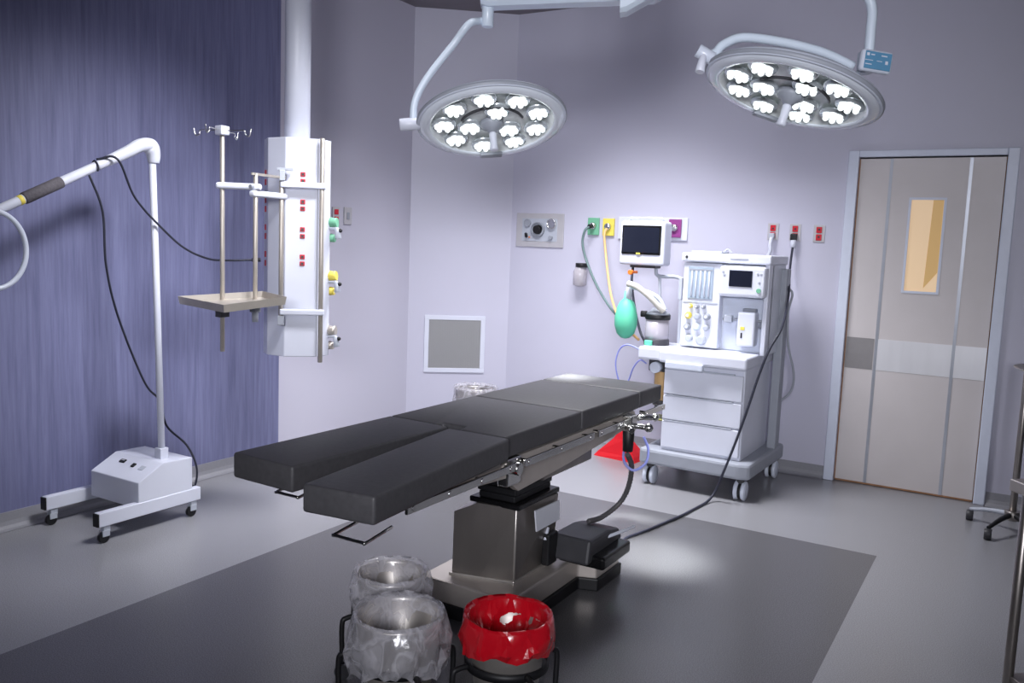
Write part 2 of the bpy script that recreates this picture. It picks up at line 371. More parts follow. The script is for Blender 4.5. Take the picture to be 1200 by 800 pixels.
# local: -y faces the camera
poly = [(-.205, .06), (-.182, -.045), (-.09, -.13), (.083, -.13), (.10, -.105), (.145, -.06), (.145, .10), (.07, .14), (-.14, .14)]
z0, z1 = .825, 1.985
body = part('body', colmb().prism(poly, z0, z1, 'Z', .004), WHITE, col)
part('ceiling_tube', MB().cyl((cx - .035, cy - .01, z1 - .01), (cx - .035, cy - .01, H), .068, n=32), WHITE, col)
part('tube_flange', MB().cyl((cx - .035, cy - .01, H - .03), (cx - .035, cy - .01, H), .13, n=32), WHITE, col)
def sock(z):
    m_ = colmb()
    for dz in (-.018, .018): m_.box((-.013, -.136, z + dz - .012), (.013, -.1295, z + dz + .012), .003)
    o = part('duplex_socket', m_, REDO, col)
    m2 = colmb()
    for dz in (-.018, .018): m2.box((-.006, -.1385, z + dz - .006), (.006, -.1355, z + dz + .006))
    m2.build('socket_hole', DGREY, o)
for z in (1.778, 1.635, 1.49, 1.345):
    sock(z)
    m_ = colmb(); q = Matrix.Translation(V((-.1935, .0075, z))) @ Matrix.Rotation(math.radians(-77.6), 4, 'Z'); m_.T = Rz @ q
    for dz in (-.024, .024): m_.box((-.016, -.004, dz - .016), (.016, .003, dz + .016), .002)
    part('side_socket', m_, REDO, col)
part('panel_seam', colmb().box((.076, -.1315, z0 + .004), (.079, -.129, z1 - .004)), GREYP, col)
# rails
def rail(x, y, za, zb, nm='rail'):
    m_ = colmb(); m_.cyl((x, y, za), (x, y, zb), .0125)
    part(nm, m_, BRONZE, col)
rail(.098, -.165, .80, 1.985, 'right_rail')
rail(-.108, -.165, 1.02, 1.78, 'left_rail')
for z in (1.737, 1.07):
    m_ = colmb(); m_.box((-.115, -.185, z - .016), (.118, -.150, z + .016), .008)
    part('rail_bracket', m_, WHITE, col)
m_ = colmb(); m_.box((-.12, -.19, 1.755), (-.09, -.16, 1.81), .004); m_.box((-.13, -.185, 1.81), (-.05, -.155, 1.822)); part('clamp', m_, LGREY, col)
m_ = colmb(); m_.box((-.125, -.18, 1.0), (-.09, -.15, 1.05), .003); part('clamp', m_, GREYP, col)
for z, m1 in ((1.52, GRNP), (1.23, YEL), (.93, BRONZE)):
    m_ = colmb(); m_.lathe([(.022, 0), (.03, .01), (.024, .03), (.026, .045)], (.142, -.045, z + .03), (1, -.4, .1), 16); m_.lathe([(.02, 0), (.024, .01), (.02, .035)], (.142, -.035, z - .05), (1, -.4, -.1), 16)
    g = part('gas_outlet', m_, m1, col)
    m_ = colmb(); m_.cyl((.142, -.06, z), (.185, -.08, z), .008); m_.cyl((.18, -.078, z + .005), (.19, -.08, z - .055), .011, .018); m_.build('fitting', LGREY, g)
    m_ = colmb(); m_.sphere((.20, -.085, z - .01), .011); m_.build('knob', BLACK, g)

# ------------------------------------------------------------ equipment arm with infusion pole and tray
ar = root('articulated_support_arm', (-3.55, 3.2, .85), 'steel pole arm with drip hooks and flat tray, clamped left of the service column', 'support arm')
ZT = 1.709
p1 = V((-3.475, 2.96)); p2 = V((-3.343, 3.055)); q3 = Rz @ V((-.108, -.165, 0))
part('drip_pole', MB().cyl((p1.x, p1.y, .874), (p1.x - .0, p1.y, 1.965), .0115), BRONZE, ar)
part('pole_top', MB().box((p1.x - .026, p1.y - .026, 1.955), (p1.x + .026, p1.y + .026, 2.0), .006), WHITE, ar)
for a in (20, 110, 200, 290):
    d = V((math.cos(math.radians(a)), math.sin(math.radians(a)), 0)); b0 = V((p1.x, p1.y, 1.978))
    part('drip_hook', MB().tube([tuple(b0 + d * .02), tuple(b0 + d * .08), tuple(b0 + d * .118), tuple(b0 + d * .125 + V((0, 0, -.02))), tuple(b0 + d * .145 + V((0, 0, -.025))), tuple(b0 + d * .155 + V((0, 0, .01)))], .0035, 8), CHROME, ar)
def flatbar(a, b_, z, h=.016, wd=.02):
    a = V((a[0], a[1], z)); b_ = V((b_[0], b_[1], z)); d = (b_ - a); ln = d.length; an = math.atan2(d.y, d.x)
    m_ = MB(); m_.T = Matrix.Translation(a) @ Matrix.Rotation(an, 4, 'Z'); m_.box((-.03, -wd, -h), (ln + .03, wd, h), .012); return m_
part('upper_arm', flatbar(p1, p2, ZT, .016), WHITE, ar)
part('upper_arm', flatbar(p2, (q3.x, q3.y), ZT - .034, .016), WHITE, ar)
part('lower_arm', flatbar(p2, (q3.x, q3.y), 1.772, .006, .01), BRONZE, ar)
part('clamp_knob', MB().cyl((p2.x, p2.y - .035, ZT), (p2.x, p2.y - .018, ZT), .012), GREYP, ar)
part('second_pole', MB().cyl((p2.x, p2.y, 1.05), (p2.x, p2.y, 1.775), .0115), BRONZE, ar)
part('pole_foot', MB().cyl((p2.x, p2.y, 1.03), (p2.x, p2.y, 1.08), .015, .017), GREYP, ar)
# tray: corners
T = [V((-3.60, 2.79, 1.136)), V((-3.24, 2.767, 1.118)), V((-3.063, 2.997, 1.160)), V((-3.37, 3.13, 1.166))]
tr = MB(); cc = sum(T, V()) / 4
def sc(k, dz): return [cc + (p - cc) * k + V((0, 0, dz)) for p in T]
tr.rings([sc(1.0, .018), sc(.985, .018), sc(.955, -.012), sc(.01, -.012)], cap=(False, True), smooth=False)
tr.rings([sc(1.0, .018), sc(.97, -.02), sc(.01, -.02)], cap=(False, True), smooth=False)
part('tray', tr, BRONZE, ar)
part('tray_clamp', MB().box((p1.x - .02, p1.y - .03, 1.05), (p1.x + .02, p1.y + .03, 1.115), .004), DGREY, ar)
part('tray_bracket', MB().box((p2.x - .02, p2.y - .02, 1.08), (p2.x + .02, p2.y + .02, 1.13), .004), GREYP, ar)

# ------------------------------------------------------------ surgical lights
def spot(name, loc, aim, energy, size, blend=.6, rad=.12, parent=None):
    d = bpy.data.lights.new(name, 'SPOT'); d.energy = energy; d.spot_size = math.radians(size); d.spot_blend = blend; d.shadow_soft_size = rad; d.color = (.95, 1, .98)
    o = bpy.data.objects.new(name, d); C.objects.link(o); o.location = loc
    o.rotation_euler = (V(aim) - V(loc)).to_track_quat('-Z', 'Y').to_euler(); return o
def lamp_head(rt, ctr, n, spin, R0, panel_dir=None):
    n = V(n).normalized(); zax = -n; xax = V((math.cos(spin), math.sin(spin), 0)); xax = (xax - zax * xax.dot(zax)).normalized(); yax = zax.cross(xax)
    T_ = Matrix.Identity(4)
    for i in range(3): T_[i][0] = xax[i]; T_[i][1] = yax[i]; T_[i][2] = zax[i]; T_[i][3] = ctr[i]
    def mb(): m_ = MB(); m_.T = T_; return m_
    # local: -z is the light side
    part('housing', mb().lathe([(R0 * .30, .062), (R0 * .62, .056), (R0 * .88, .036), (R0 * .975, .018), (R0, .004), (R0 * .99, -.006), (R0 * .965, -.008), (R0 * .94, -.004), (R0 * .5, .03), (.02, .035)], n=64), WHITE2, rt)
    part('lens_ring', mb().lathe([(R0 * .962, -.006), (R0 * .93, -.014), (R0 * .86, -.018), (R0 * .825, -.016), (R0 * .825, -.008), (R0 * .90, -.004)], n=64, cap=(False, False)), DLGT, rt)
    part('inner_dish', mb().lathe([(R0 * .828, -.012), (R0 * .78, .006), (R0 * .5, .016), (R0 * .3, .006), (.03, .004)], n=64, cap=(False, True)), LREF, rt)
    part('rim_trim', mb().lathe([(R0 * .99, .012), (R0 * 1.004, .008), (R0 * 1.004, .0), (R0 * .99, -.005)], n=64, cap=(False, False)), GREYP, rt)
    hub = mb(); hub.box((-.06, R0 * .82, .012), (.06, R0 * 1.0, .06), .012); part('mounting_block', hub, WHITE2, rt)
    rot_ = mb(); rot_.box((-.05, R0 * .80, -.028), (.05, R0 * .9, -.012), .004); part('latch', rot_, GREYP, rt)
    k = 0
    rnd = random.Random(3)
    def petal(cx_, cy_, r_, nn):
        m_ = mb(); m_.lathe([(r_ * 1.05, 0), (r_ * .98, -.014), (r_ * .55, -.010), (.004, -.006)], (cx_, cy_, .006), (0, 0, 1), 20, cap=(False, True))
        pod = part('led_pod', m_, LDRK, rt)
        l = mb()
        for q in range(nn):
            a = 2 * PI * q / nn + rnd.random() * .3; rr = r_ * .58
            c_ = (cx_ + rr * math.cos(a), cy_ + rr * math.sin(a), -.008)
            l.lathe([(r_ * .24, .004), (r_ * .21, -.010), (r_ * .10, -.015), (.001, -.016)], c_, (0, 0, 1), 10, cap=(False, True))
        l.lathe([(r_ * .22, .004), (r_ * .2, -.01), (.001, -.016)], (cx_, cy_, -.008), (0, 0, 1), 10, cap=(False, True))
        l.build('led_lens', LED, pod)
    for q in range(9):
        a = 2 * PI * (q + .5) / 9; petal(math.cos(a) * R0 * .64, math.sin(a) * R0 * .64, R0 * .16, 6)
    for q in range(3):
        a = 2 * PI * (q + .35) / 3; petal(math.cos(a) * R0 * .31, math.sin(a) * R0 * .31, R0 * .165, 6)
    part('arc_trim', mb().tube([(math.cos(a) * R0 * .42, math.sin(a) * R0 * .42, -.006) for a in [PI * (1.1 + .8 * k / 10) for k in range(11)]], .006, 8, seg=2), DGREY, rt)
    part('handle_socket', mb().lathe([(R0 * .16, -.0), (R0 * .15, -.02), (R0 * .08, -.035), (R0 * .05, -.05)], n=24), GREYP, rt)
    part('sterile_handle', mb().lathe([(.014, -.045), (.016, -.06), (.015, -.10), (.018, -.125), (.012, -.13)], n=20), WHITE, rt)
    return T_
HUB = V((-1.05, 3.3, 2.62))
# light 1
c1 = V((-1.977, 3.093, 1.979)); t1 = math.radians(20)
hcam = V((.539, -.842, 0)); side = V((.842, .539, 0))
n1v = V((0, 0, -1)) * math.cos(t1) + hcam * math.sin(t1) + side * .105
sl1 = root('surgical_light', (-1.99, 3.06, 2.40), 'round surgical light seen face-on above the table, curved yoke on its left', 'surgical light', 'ceiling surgical lights')
T1 = lamp_head(sl1, c1, n1v, math.atan2(.539, .842), .315)
lft = T1 @ V((-.33, 0, .01))
kn = T1 @ V((-.385, 0, .01))
part('pivot_knob', MB().cyl(tuple(T1 @ V((-.30, 0, .012))), tuple(kn), .026), WHITE, sl1)
post = V((-2.02, 3.10, 0))
part('yoke', MB().tube([tuple(lft + V((-.0, 0, .0))), tuple(lft + V((.004, .004, .09))), tuple(lft + V((.045, .03, .19))), tuple(lft + V((.13, .09, .33))), tuple(lft + V((.19, .11, .41))), (post.x - .03, post.y - .01, 2.395), (post.x + .01, post.y, 2.40)], .0155, 12), CYANW, sl1)
part('drop_post', MB().cyl((post.x, post.y, 2.37), (post.x, post.y, 2.50), .025), CYANW, sl1)
arm1 = MB(); e0 = V((post.x, post.y, 2.565)); e1 = V((-1.33, 3.62, 2.585))
def beam(a, b_, h0, h1, wd):
    a = V(a); b_ = V(b_); d = (b_ - a).normalized(); s_ = V((-d.y, d.x, 0)).normalized(); u_ = V((0, 0, 1)); m_ = MB()
    def ring(p, h): return [p + s_ * wd * x + u_ * h * z for x, z in ((-1, -.7), (-.7, -1), (.7, -1), (1, -.7), (1, .7), (.7, 1), (-.7, 1), (-1, .7))]
    m_.rings([ring(a - d * .03, h0 * .8), ring(a, h0), ring(b_, h1), ring(b_ + d * .03, h1 * .8)], smooth=False); return m_
part('spring_arm', beam((post.x + .0, post.y, 2.50), (-1.42, 3.45, 2.56), .055, .065, .055), CYANW, sl1)
part('ceiling_mast', MB().cyl((-1.40, 3.46, 2.52), (-1.40, 3.46, H), .055), CYANW, sl1)
part('mast_cover', MB().cyl((-1.40, 3.46, H - .05), (-1.40, 3.46, H), .16, n=32), WHITE, sl1)
# light 2
c2 = V((-.786, 3.242, 2.060)); t2 = math.radians(6)
n2v = V((0, 0, -1)) * math.cos(t2) + hcam * math.sin(t2) - side * .30
sl2 = root('surgical_light', (-.57, 3.3, 2.2), 'round surgical light tilted down to the right near the door, blue panel on its arm', 'surgical light', 'ceiling surgical lights')
T2 = lamp_head(sl2, c2, n2v, math.atan2(.539, .842), .322)
lk = T2 @ V((-.355, .0, .02))
part('pivot_knob', MB().cyl(tuple(T2 @ V((-.31, 0, .018))), tuple(T2 @ V((-.375, 0, .03))), .024), WHITE2, sl2)
part('pivot_knob', MB().cyl(tuple(T2 @ V((-.345, -.02, -.05))), tuple(T2 @ V((-.35, -.01, .02))), .017, .012), WHITE, sl2)
Pbox = V((-.558, 3.39, 2.178))
part('yoke', MB().tube([tuple(lk), (-1.038, 3.109, 2.19), (-1.014, 3.128, 2.222), (-.952, 3.168, 2.25), (-.823, 3.243, 2.237), (-.70, 3.311, 2.206), (-.603, 3.363, 2.16)], .017, 12), CYANW, sl2)
part('drop_tube', MB().tube([tuple(Pbox + V((-.0, .0, .0))), tuple(Pbox + V((.0, .0, .11))), tuple(Pbox + V((-.005, .0, .2))), tuple(Pbox + V((-.05, -.02, .27))), tuple(Pbox + V((-.14, -.07, .32)))], .018, 12), CYANW, sl2)
part('pivot_housing', MB().cyl(tuple(Pbox + V((-.01, 0, -.04))), tuple(Pbox + V((-.01, 0, .035))), .028), CYANW, sl2)
bx = MB(); bx.T = Matrix.Translation(Pbox + V((.006, -.012, .0))) @ Matrix.Rotation(math.atan2(.539, .842) + .1, 4, 'Z') @ Matrix.Rotation(math.radians(5), 4, 'Y')
bx.box((-.045, -.03, -.042), (.075, .0, .036), .012); cb = part('control_box', bx, WHITE2, sl2)
bx2 = MB(); bx2.T = bx.T.copy(); bx2.box((-.035, -.033, -.033), (.066, -.029, .028), .0015); bx2.build('control_panel', PANELB, cb)
bx3 = MB(); bx3.T = bx.T.copy()
for x, z, w_, h_ in ((-.026, .016, .010, .010), (-.008, .016, .014, .004), (.036, .016, .022, .004), (-.02, -.004, .03, .002), (.048, -.006, .010, .012), (-.02, -.018, .024, .003), (.02, -.004, .02, .002)):
    bx3.box((x - w_ / 2, -.0345, z - h_ / 2), (x + w_ / 2, -.0325, z + h_ / 2))
bx3.build('panel_symbols', WHITE, cb)
part('spring_arm', beam((-1.43, 3.19, 2.44), (-1.0, 3.37, 2.70), .055, .05, .055), CYANW, sl2)
part('lower_arm', beam((-1.0, 3.37, 2.70), tuple(Pbox + V((-.13, -.06, .32))), .05, .03, .04), CYANW, sl2)
part('ceiling_mast', MB().cyl((-1.43, 3.19, 2.46), (-1.43, 3.19, H), .045), CYANW, sl2)
spot('surgical_beam', T1 @ V((0, .05, -.145)), (-1.84, 3.66, .85), 1500, 11, .9, .10)
spot('surgical_beam', T2 @ V((0, .05, -.145)), (-1.40, 3.80, 0), 800, 17, .9, .10)

# ------------------------------------------------------------ operating table
ot = root('operating_table', (-1.70, 3.0, 0), 'operating table with black padded sections on a stainless steel pedestal', 'operating table')
zt, th = .85, .075
def pad(nm, poly, z0_=zt - th, z1_=zt, bev=.009):
    m_ = MB(); t_ = bmesh.new(); n = len(poly)
    A = [t_.verts.new((x, y, z0_)) for x, y in poly]; B = [t_.verts.new((x, y, z1_)) for x, y in poly]
    t_.faces.new(A[::-1]); t_.faces.new(B)
    for i in range(n): t_.faces.new((A[i], A[(i + 1) % n], B[(i + 1) % n], B[i]))
    bmesh.ops.recalc_face_normals(t_, faces=t_.faces[:]); bmesh.ops.bevel(t_, geom=t_.edges[:], offset=bev, segments=4, affect='EDGES', profile=.5)
    for f_ in t_.faces: f_.smooth = True
    m_.merge(t_); return part(nm, m_, PAD, ot)
pad('leg_pad', [(-1.530, 1.555), (-1.312, 1.580), (-1.382, 2.335), (-1.625, 2.335)])
pad('leg_pad', [(-1.912, 1.665), (-1.665, 1.655), (-1.640, 2.355), (-1.900, 2.365)])
pad('seat_pad', [(-1.900, 2.366), (-1.700, 2.360), (-1.690, 2.395), (-1.595, 2.395), (-1.585, 2.342), (-1.402, 2.338), (-1.402, 2.904), (-1.900, 2.904)])
pad('back_pad', [(-1.900, 2.911), (-1.402, 2.911), (-1.402, 3.475), (-1.900, 3.475)])
pad('head_pad', [(-1.90, 3.488), (-1.404, 3.488), (-1.404, 3.745), (-1.90, 3.745)])
zb = zt - th
# support plates under pads
part('leg_board', MB().box((-1.61, 1.72, zb - .014), (-1.39, 2.30, zb)), STEELB, ot)
part('leg_board', MB().box((-1.88, 1.80, zb - .014), (-1.67, 2.30, zb)), STEELB, ot)
part('body_board', MB().box((-1.87, 2.32, zb - .016), (-1.43, 3.48, zb)), STEELB, ot)
part('head_board', MB().box((-1.86, 3.49, zb - .012), (-1.44, 3.72, zb)), STEELB, ot)
sf = MB().prism([(2.42, zb - .018), (3.50, zb - .018), (3.50, zb - .075), (2.80, zb - .13), (2.49, zb - .145), (2.42, zb - .10)], -1.455, -1.43, 'X', .002)
part('side_frame', sf, SATIN, ot)
sf = MB().prism([(2.42, zb - .018), (3.50, zb - .018), (3.50, zb - .075), (2.80, zb - .13), (2.49, zb - .145), (2.42, zb - .10)], -1.87, -1.845, 'X', .002)
part('side_frame', sf, SATIN, ot)
sf = MB().prism([(1.82, zb - .016), (2.40, zb - .018), (2.40, zb - .072), (1.80, zb - .032)], -1.43, -1.408, 'X', .002); part('leg_side_frame', sf, SATIN, ot)
sf = MB().prism([(1.82, zb - .016), (2.40, zb - .018), (2.40, zb - .072), (1.80, zb - .032)], -1.88, -1.86, 'X', .002); part('leg_side_frame', sf, SATIN, ot)
def srail(x, y0_, y1_, z_):
    o = part('side_rail', MB().box((x - .005, y0_, z_ - .0125), (x + .005, y1_, z_ + .0125), .002), CHROME, ot)
    k = int((y1_ - y0_) / .19); s_ = 1 if x > -1.65 else -1
    for i in range(k + 1):
        y = y0_ + .03 + (y1_ - y0_ - .06) * i / max(1, k)
        MB().cyl((x - s_ * .035, y, z_), (x + s_ * .007, y, z_), .009, n=12).build('rail_spacer', CHROME, o)
for xr in (-1.385, -1.915):
    srail(xr, 1.80, 2.38, zb - .03); srail(xr, 2.44, 2.98, zb - .03); srail(xr, 3.02, 3.46, zb - .03); srail(xr, 3.50, 3.74, zb - .025)
hj = MB().box((-1.44, 2.36, zb - .10), (-1.40, 2.45, zb - .005), .006); hj.cyl((-1.46, 2.40, zb - .04), (-1.375, 2.40, zb - .04), .022)
part('hinge', hj, CHROME, ot)
hj = MB().box((-1.90, 2.36, zb - .10), (-1.86, 2.45, zb - .005), .006); part('hinge', hj, CHROME, ot)
# rail clamp cluster near the head
hk = MB().box((-1.405, 3.30, zb - .07), (-1.36, 3.36, zb + .0), .006); hk.cyl((-1.37, 3.33, zb - .045), (-1.30, 3.33, zb - .045), .012); hk.sphere((-1.295, 3.33, zb - .045), .02); hk.cyl((-1.365, 3.38, zb - .02), (-1.32, 3.44, zb - .02), .013); hk.sphere((-1.315, 3.445, zb - .02), .018); hk.cyl((-1.385, 3.31, zb - .055), (-1.345, 3.27, zb - .055), .013)
cl = part('rail_clamp', hk, CHROME, ot)
MB().cyl((-1.385, 3.33, zb - .16), (-1.385, 3.33, zb - .06), .022, .026).build('clamp_grip', BLACK, cl)
# wire release handles under the leg pads
def wire(c_, dx, dy):
    c_ = V(c_); part('release_handle', MB().tube([tuple(c_ + V((-dx, dy, .012))), tuple(c_ + V((-dx, .0, 0))), tuple(c_ + V((-dx + .008, -.006, 0))), tuple(c_ + V((dx - .008, -.006, 0))), tuple(c_ + V((dx, 0, 0))), tuple(c_ + V((dx, dy, .014)))], .0045, 8, seg=3), CHROME, ot)
wire((-1.405, 1.60, zb - .055), .052, .10)
wire((-1.80, 1.775, zb - .055), .045, .10)
# pedestal
pb = MB().prism([(-1.985, 2.66), (-1.535, 2.66), (-1.535, 3.22), (-1.455, 3.25), (-1.455, 3.50), (-1.985, 3.50)], 0.0, .055, 'Z', .006); part('base_skirt', pb, BLACK, ot)
pb = MB().prism([(-1.975, 2.67), (-1.545, 2.67), (-1.545, 3.225), (-1.465, 3.255), (-1.465, 3.49), (-1.975, 3.49)], .05, .142, 'Z', .008); part('base_cover', pb, SATIN, ot)
pm = MB()
lo_ = [(-1.872, 2.745, .14), (-1.76, 2.77, .14), (-1.622, 2.81, .14), (-1.622, 3.14, .14), (-1.872, 3.14, .14)]
hi_ = [(-1.872, 2.748, .405), (-1.775, 2.77, .452), (-1.618, 2.805, .448), (-1.59, 3.10, .448), (-1.872, 3.12, .448)]
pm.rings([lo_, hi_], smooth=False)
part('pedestal_cover', pm, STEELB, ot)
pm = MB().prism([(-1.882, 2.735), (-1.614, 2.80), (-1.612, 3.15), (-1.882, 3.15)], .138, .154, 'Z', .003); part('pedestal_flange', pm, STEEL, ot)
part('corner_strip', MB().cyl((-1.622, 2.811, .15), (-1.619, 2.806, .445), .005), STEEL, ot)
bl = MB()
for i in range(6): bl.box((-1.80 + .006 * (i % 2), 2.80 + .004 * (i % 2), .44 + i * .028), (-1.62 - .006 * (i % 2), 3.10, .44 + i * .028 + .027), .006)
part('bellows', bl, BLACK, ot)
part('bellows_lip', MB().box((-1.83, 2.79, .445), (-1.598, 3.13, .468), .006), BLACKG, ot)
part('column_head', MB().box((-1.83, 2.74, .60), (-1.47, 3.16, zb - .018), .01), STEELB, ot)
lb = MB(); lb.rings([[(-1.583, 2.885, .428), (-1.583, 3.092, .422), (-1.583, 3.098, .338), (-1.583, 2.905, .338)], [(-1.577, 2.885, .428), (-1.577, 3.092, .422), (-1.577, 3.098, .338), (-1.577, 2.905, .338)]], smooth=False)
part('label_plate', lb, PAPER, ot)
ph = MB().prism([(3.08, .17), (3.40, .19), (3.40, .25), (3.30, .268), (3.10, .272)], -1.612, -1.43, 'X', .012)
part('pump_housing', ph, DGREY, ot)
part('pump_ledge', MB().box((-1.59, 3.12, .15), (-1.375, 3.40, .205), .012), BLACKG, ot)
part('pump_lever', MB().cyl((-1.44, 3.27, .24), (-1.37, 3.42, .262), .007), WHITE, ot)
part('pump_lever', MB().cyl((-1.60, 3.02, .265), (-1.605, 3.05, .31), .007), WHITE, ot)
part('pump_post', MB().box((-1.617, 3.02, .155), (-1.58, 3.10, .29), .008), BLACK, ot)

# hose from the rail clamp down to the pedestal
hz = MB().tube([(-1.39, 3.34, .60), (-1.40, 3.42, .53), (-1.43, 3.47, .42), (-1.47, 3.47, .335), (-1.52, 3.40, .28), (-1.55, 3.32, .275)], .011, 10, seg=14, wave=.16)
tag(hz.build('ribbed_hose', mat('grey_ribbed_rubber', rgb(84, 82, 84), .45, noise=.08)), 'dark ribbed hose curving from the table rail down to the black pump', 'hose')
bt = MB().tube([(-1.405, 3.42, .66), (-1.43, 3.40, .60), (-1.425, 3.40, .545), (-1.385, 3.41, .515), (-1.34, 3.43, .55), (-1.335, 3.44, .61), (-1.355, 3.43, .665)], .006, 8)
tag(bt.build('tubing_loop', BLUEH), 'pale blue tubing loop hanging under the head end of the table', 'tubing')

# ------------------------------------------------------------ buckets
def bucket(ctr, R0, label, zr=.345, angs=(40, 130, 220, 310), ring_r=None):
    x, y = ctr; rt = root('kick_bucket', (x, y, 0), label, 'bucket', 'wheeled steel kick buckets')
    part('bucket', MB().lathe([(R0 * .66, .075), (R0 * .70, .07), (R0 * .72, .085), (R0 * .985, zr - .01), (R0 * 1.03, zr - .004), (R0 * 1.03, zr + .004), (R0 * .97, zr + .002), (R0 * .96, zr - .01), (R0 * .69, .09), (.01, .088)], (x, y, 0), n=48), STEEL, rt)
    rr = ring_r or R0 * .97
    part('support_ring', MB().lathe([(rr, .200), (rr + .006, .200), (rr + .006, .225), (rr, .225)], (x, y, 0), n=48, cap=(False, False)), BLACK, rt)
    part('lower_ring', MB().lathe([(rr * .85, .052), (rr * .85 + .012, .052), (rr * .85 + .012, .066), (rr * .85, .066)], (x, y, 0), n=48, cap=(False, False)), BLACK, rt)
    for a in angs:
        a = math.radians(a); d = V((math.cos(a), math.sin(a), 0)); o_ = V((x, y, 0))
        lg = part('leg', MB().tube([tuple(o_ + d * (rr + .004) + V((0, 0, .215))), tuple(o_ + d * (rr + .04) + V((0, 0, .212))), tuple(o_ + d * (rr + .055) + V((0, 0, .19))), tuple(o_ + d * (rr + .052) + V((0, 0, .055)))], .009, 8, seg=4), BLACK, rt)
        w_ = o_ + d * (rr + .052); s_ = V((-d.y, d.x, 0))
        MB().cyl(tuple(w_ + V((0, 0, .025)) - s_ * .01), tuple(w_ + V((0, 0, .025)) + s_ * .01), .025).build('wheel', DGREY, lg)
    return rt
def liner(ctr, R0, zr, m_, label, seed, drop=.09, flare=1.13, deep=.16, nm='bin_liner', amp=1.5):
    rn = random.Random(seed); n = 60; x, y = ctr
    fr = [(rn.randint(2, 3), rn.random() * 6.28, .7), (rn.randint(4, 6), rn.random() * 6.28, .5), (rn.randint(8, 13), rn.random() * 6.28, .35)]
    def w_(a, k=0): return sum(c_ * math.sin(f_ * a + p_ + k * (1 + .3 * f_)) for f_, p_, c_ in fr)
    prof = [(.15, zr - deep, .6, .3), (.50, zr - deep + .015, 1.0, .6), (.74, zr - deep * .75, 1.6, .8), (.86, zr - deep * .45, 1.6, .8), (.92, zr - .035, 1.0, .6), (.965, zr + .008, .2, .3), (1.04, zr + .018, .2, .3), (1.09, zr + .004, .5, .5), (flare - .02, zr - drop * .35, 1.3, 1), (flare + .01, zr - drop * .7, 1.9, 1.1), (flare - .05, zr - drop, 2.0, 1.7)]
    rings = []
    for i, (k, z, ar_, az_) in enumerate(prof):
        ring = []
        for q in range(n):
            a = 2 * PI * q / n; r_ = R0 * (k + amp * (.030 * ar_ * w_(a, i * .55) + rn.uniform(-.012, .012) * ar_))
            zz = z + amp * (.006 * az_ * w_(a, i * .3 + 2) + rn.uniform(-.002, .002) * az_)
            if i in (5, 6): zz = max(zz, zr + .006)
            if 2 <= i <= 5: r_ = min(r_, R0 * .93)
            if i == 6: r_ = max(r_, R0 * 1.05)
            if i > 6: r_ = max(r_, R0 * 1.065)
            ring.append((x + r_ * math.cos(a), y + r_ * math.sin(a), zz))
        rings.append(ring)
    mb = MB().rings(rings, cap=(True, False), smooth=False)
    bmesh.ops.triangulate(mb.bm, faces=mb.bm.faces[:])
    o = mb.build(nm, m_)
    for p_ in o.data.polygons: p_.use_smooth = (p_.index * 7919) % 5 > 1
    tag(o, label, 'bin liner'); return o
kb1 = bucket((-1.255, 2.152), .128, 'steel kick bucket under the red bag, nearest the table pedestal', angs=(-32, 58, 148, 238))
kb2 = bucket((-1.535, 1.975), .132, 'steel kick bucket with clear bag at the front left', angs=(-32, 58, 148, 210))
kb3 = bucket((-1.760, 2.215), .118, 'steel kick bucket with clear bag behind the front left one', angs=(58, 118, 178, 238))
liner((-1.255, 2.152), .128, .345, REDF, 'glossy red bag folded over the rim of a steel bucket', 4, .08, 1.17, .12)
liner((-1.535, 1.975), .132, .345, FILM, 'clear plastic bag draped over the front left steel bucket', 8, .14, 1.24, .2)
liner((-1.760, 2.215), .118, .345, FILM, 'clear plastic bag over the rear bucket, half hidden by the front one', 15, .12, 1.18, .2)
# bin by the grille
gb = root('waste_bin', (-3.40, 5.22, 0), 'small grey lined bin on the floor below the wall grille', 'waste bin')
part('bin_body', MB().lathe([(.12, .0), (.125, .01), (.15, .395), (.155, .4), (.15, .405), (.14, .39), (.115, .02), (.01, .02)], (-3.40, 5.22, 0), n=32), STEELB, gb)
liner((-3.40, 5.22), .15, .405, FILM, 'clear plastic bag over the bin below the grille', 5, .12, 1.1, .2)

# ------------------------------------------------------------ grille on the chamfer
a = V((XL, 5.36, 0)); b_ = V((-3.528, YB, 0)); d = (b_ - a).normalized(); nn = V((d.y, -d.x, 0))
GT = Matrix.Identity(4)
o_ = a + d * .08
for i in range(3): GT[i][0] = d[i]; GT[i][1] = -nn[i]; GT[i][2] = (0, 0, 1)[i]; GT[i][3] = o_[i]
gx0, gx1, gz0, gz1 = .052, .535, .432, .888
g = root('air_return_grille', tuple(GT @ V(((gx0 + gx1) / 2, 0, gz0))), 'square grey louvred air grille with white frame low on the angled wall', 'grille')
m_ = MB(); m_.T = GT; f_ = .035
m_.box((gx0, -.012, gz0), (gx1, -.001, gz0 + f_), .002); m_.box((gx0, -.012, gz1 - f_), (gx1, -.001, gz1), .002); m_.box((gx0, -.012, gz0 + f_), (gx0 + f_, -.001, gz1 - f_), .002); m_.box((gx1 - f_, -.012, gz0 + f_), (gx1, -.001, gz1 - f_), .002)
part('frame', m_, WHITE, g)
m_ = MB(); m_.T = GT; m_.box((gx0 + f_, -.004, gz0 + f_), (gx1 - f_, -.001, gz1 - f_))
k = 30
for i in range(k):
    x = gx0 + f_ + (gx1 - gx0 - 2 * f_) * (i + .5) / k; m_.box((x - .0035, -.010, gz0 + f_), (x + .0035, -.004, gz1 - f_))
part('louvres', m_, TBLP, g)

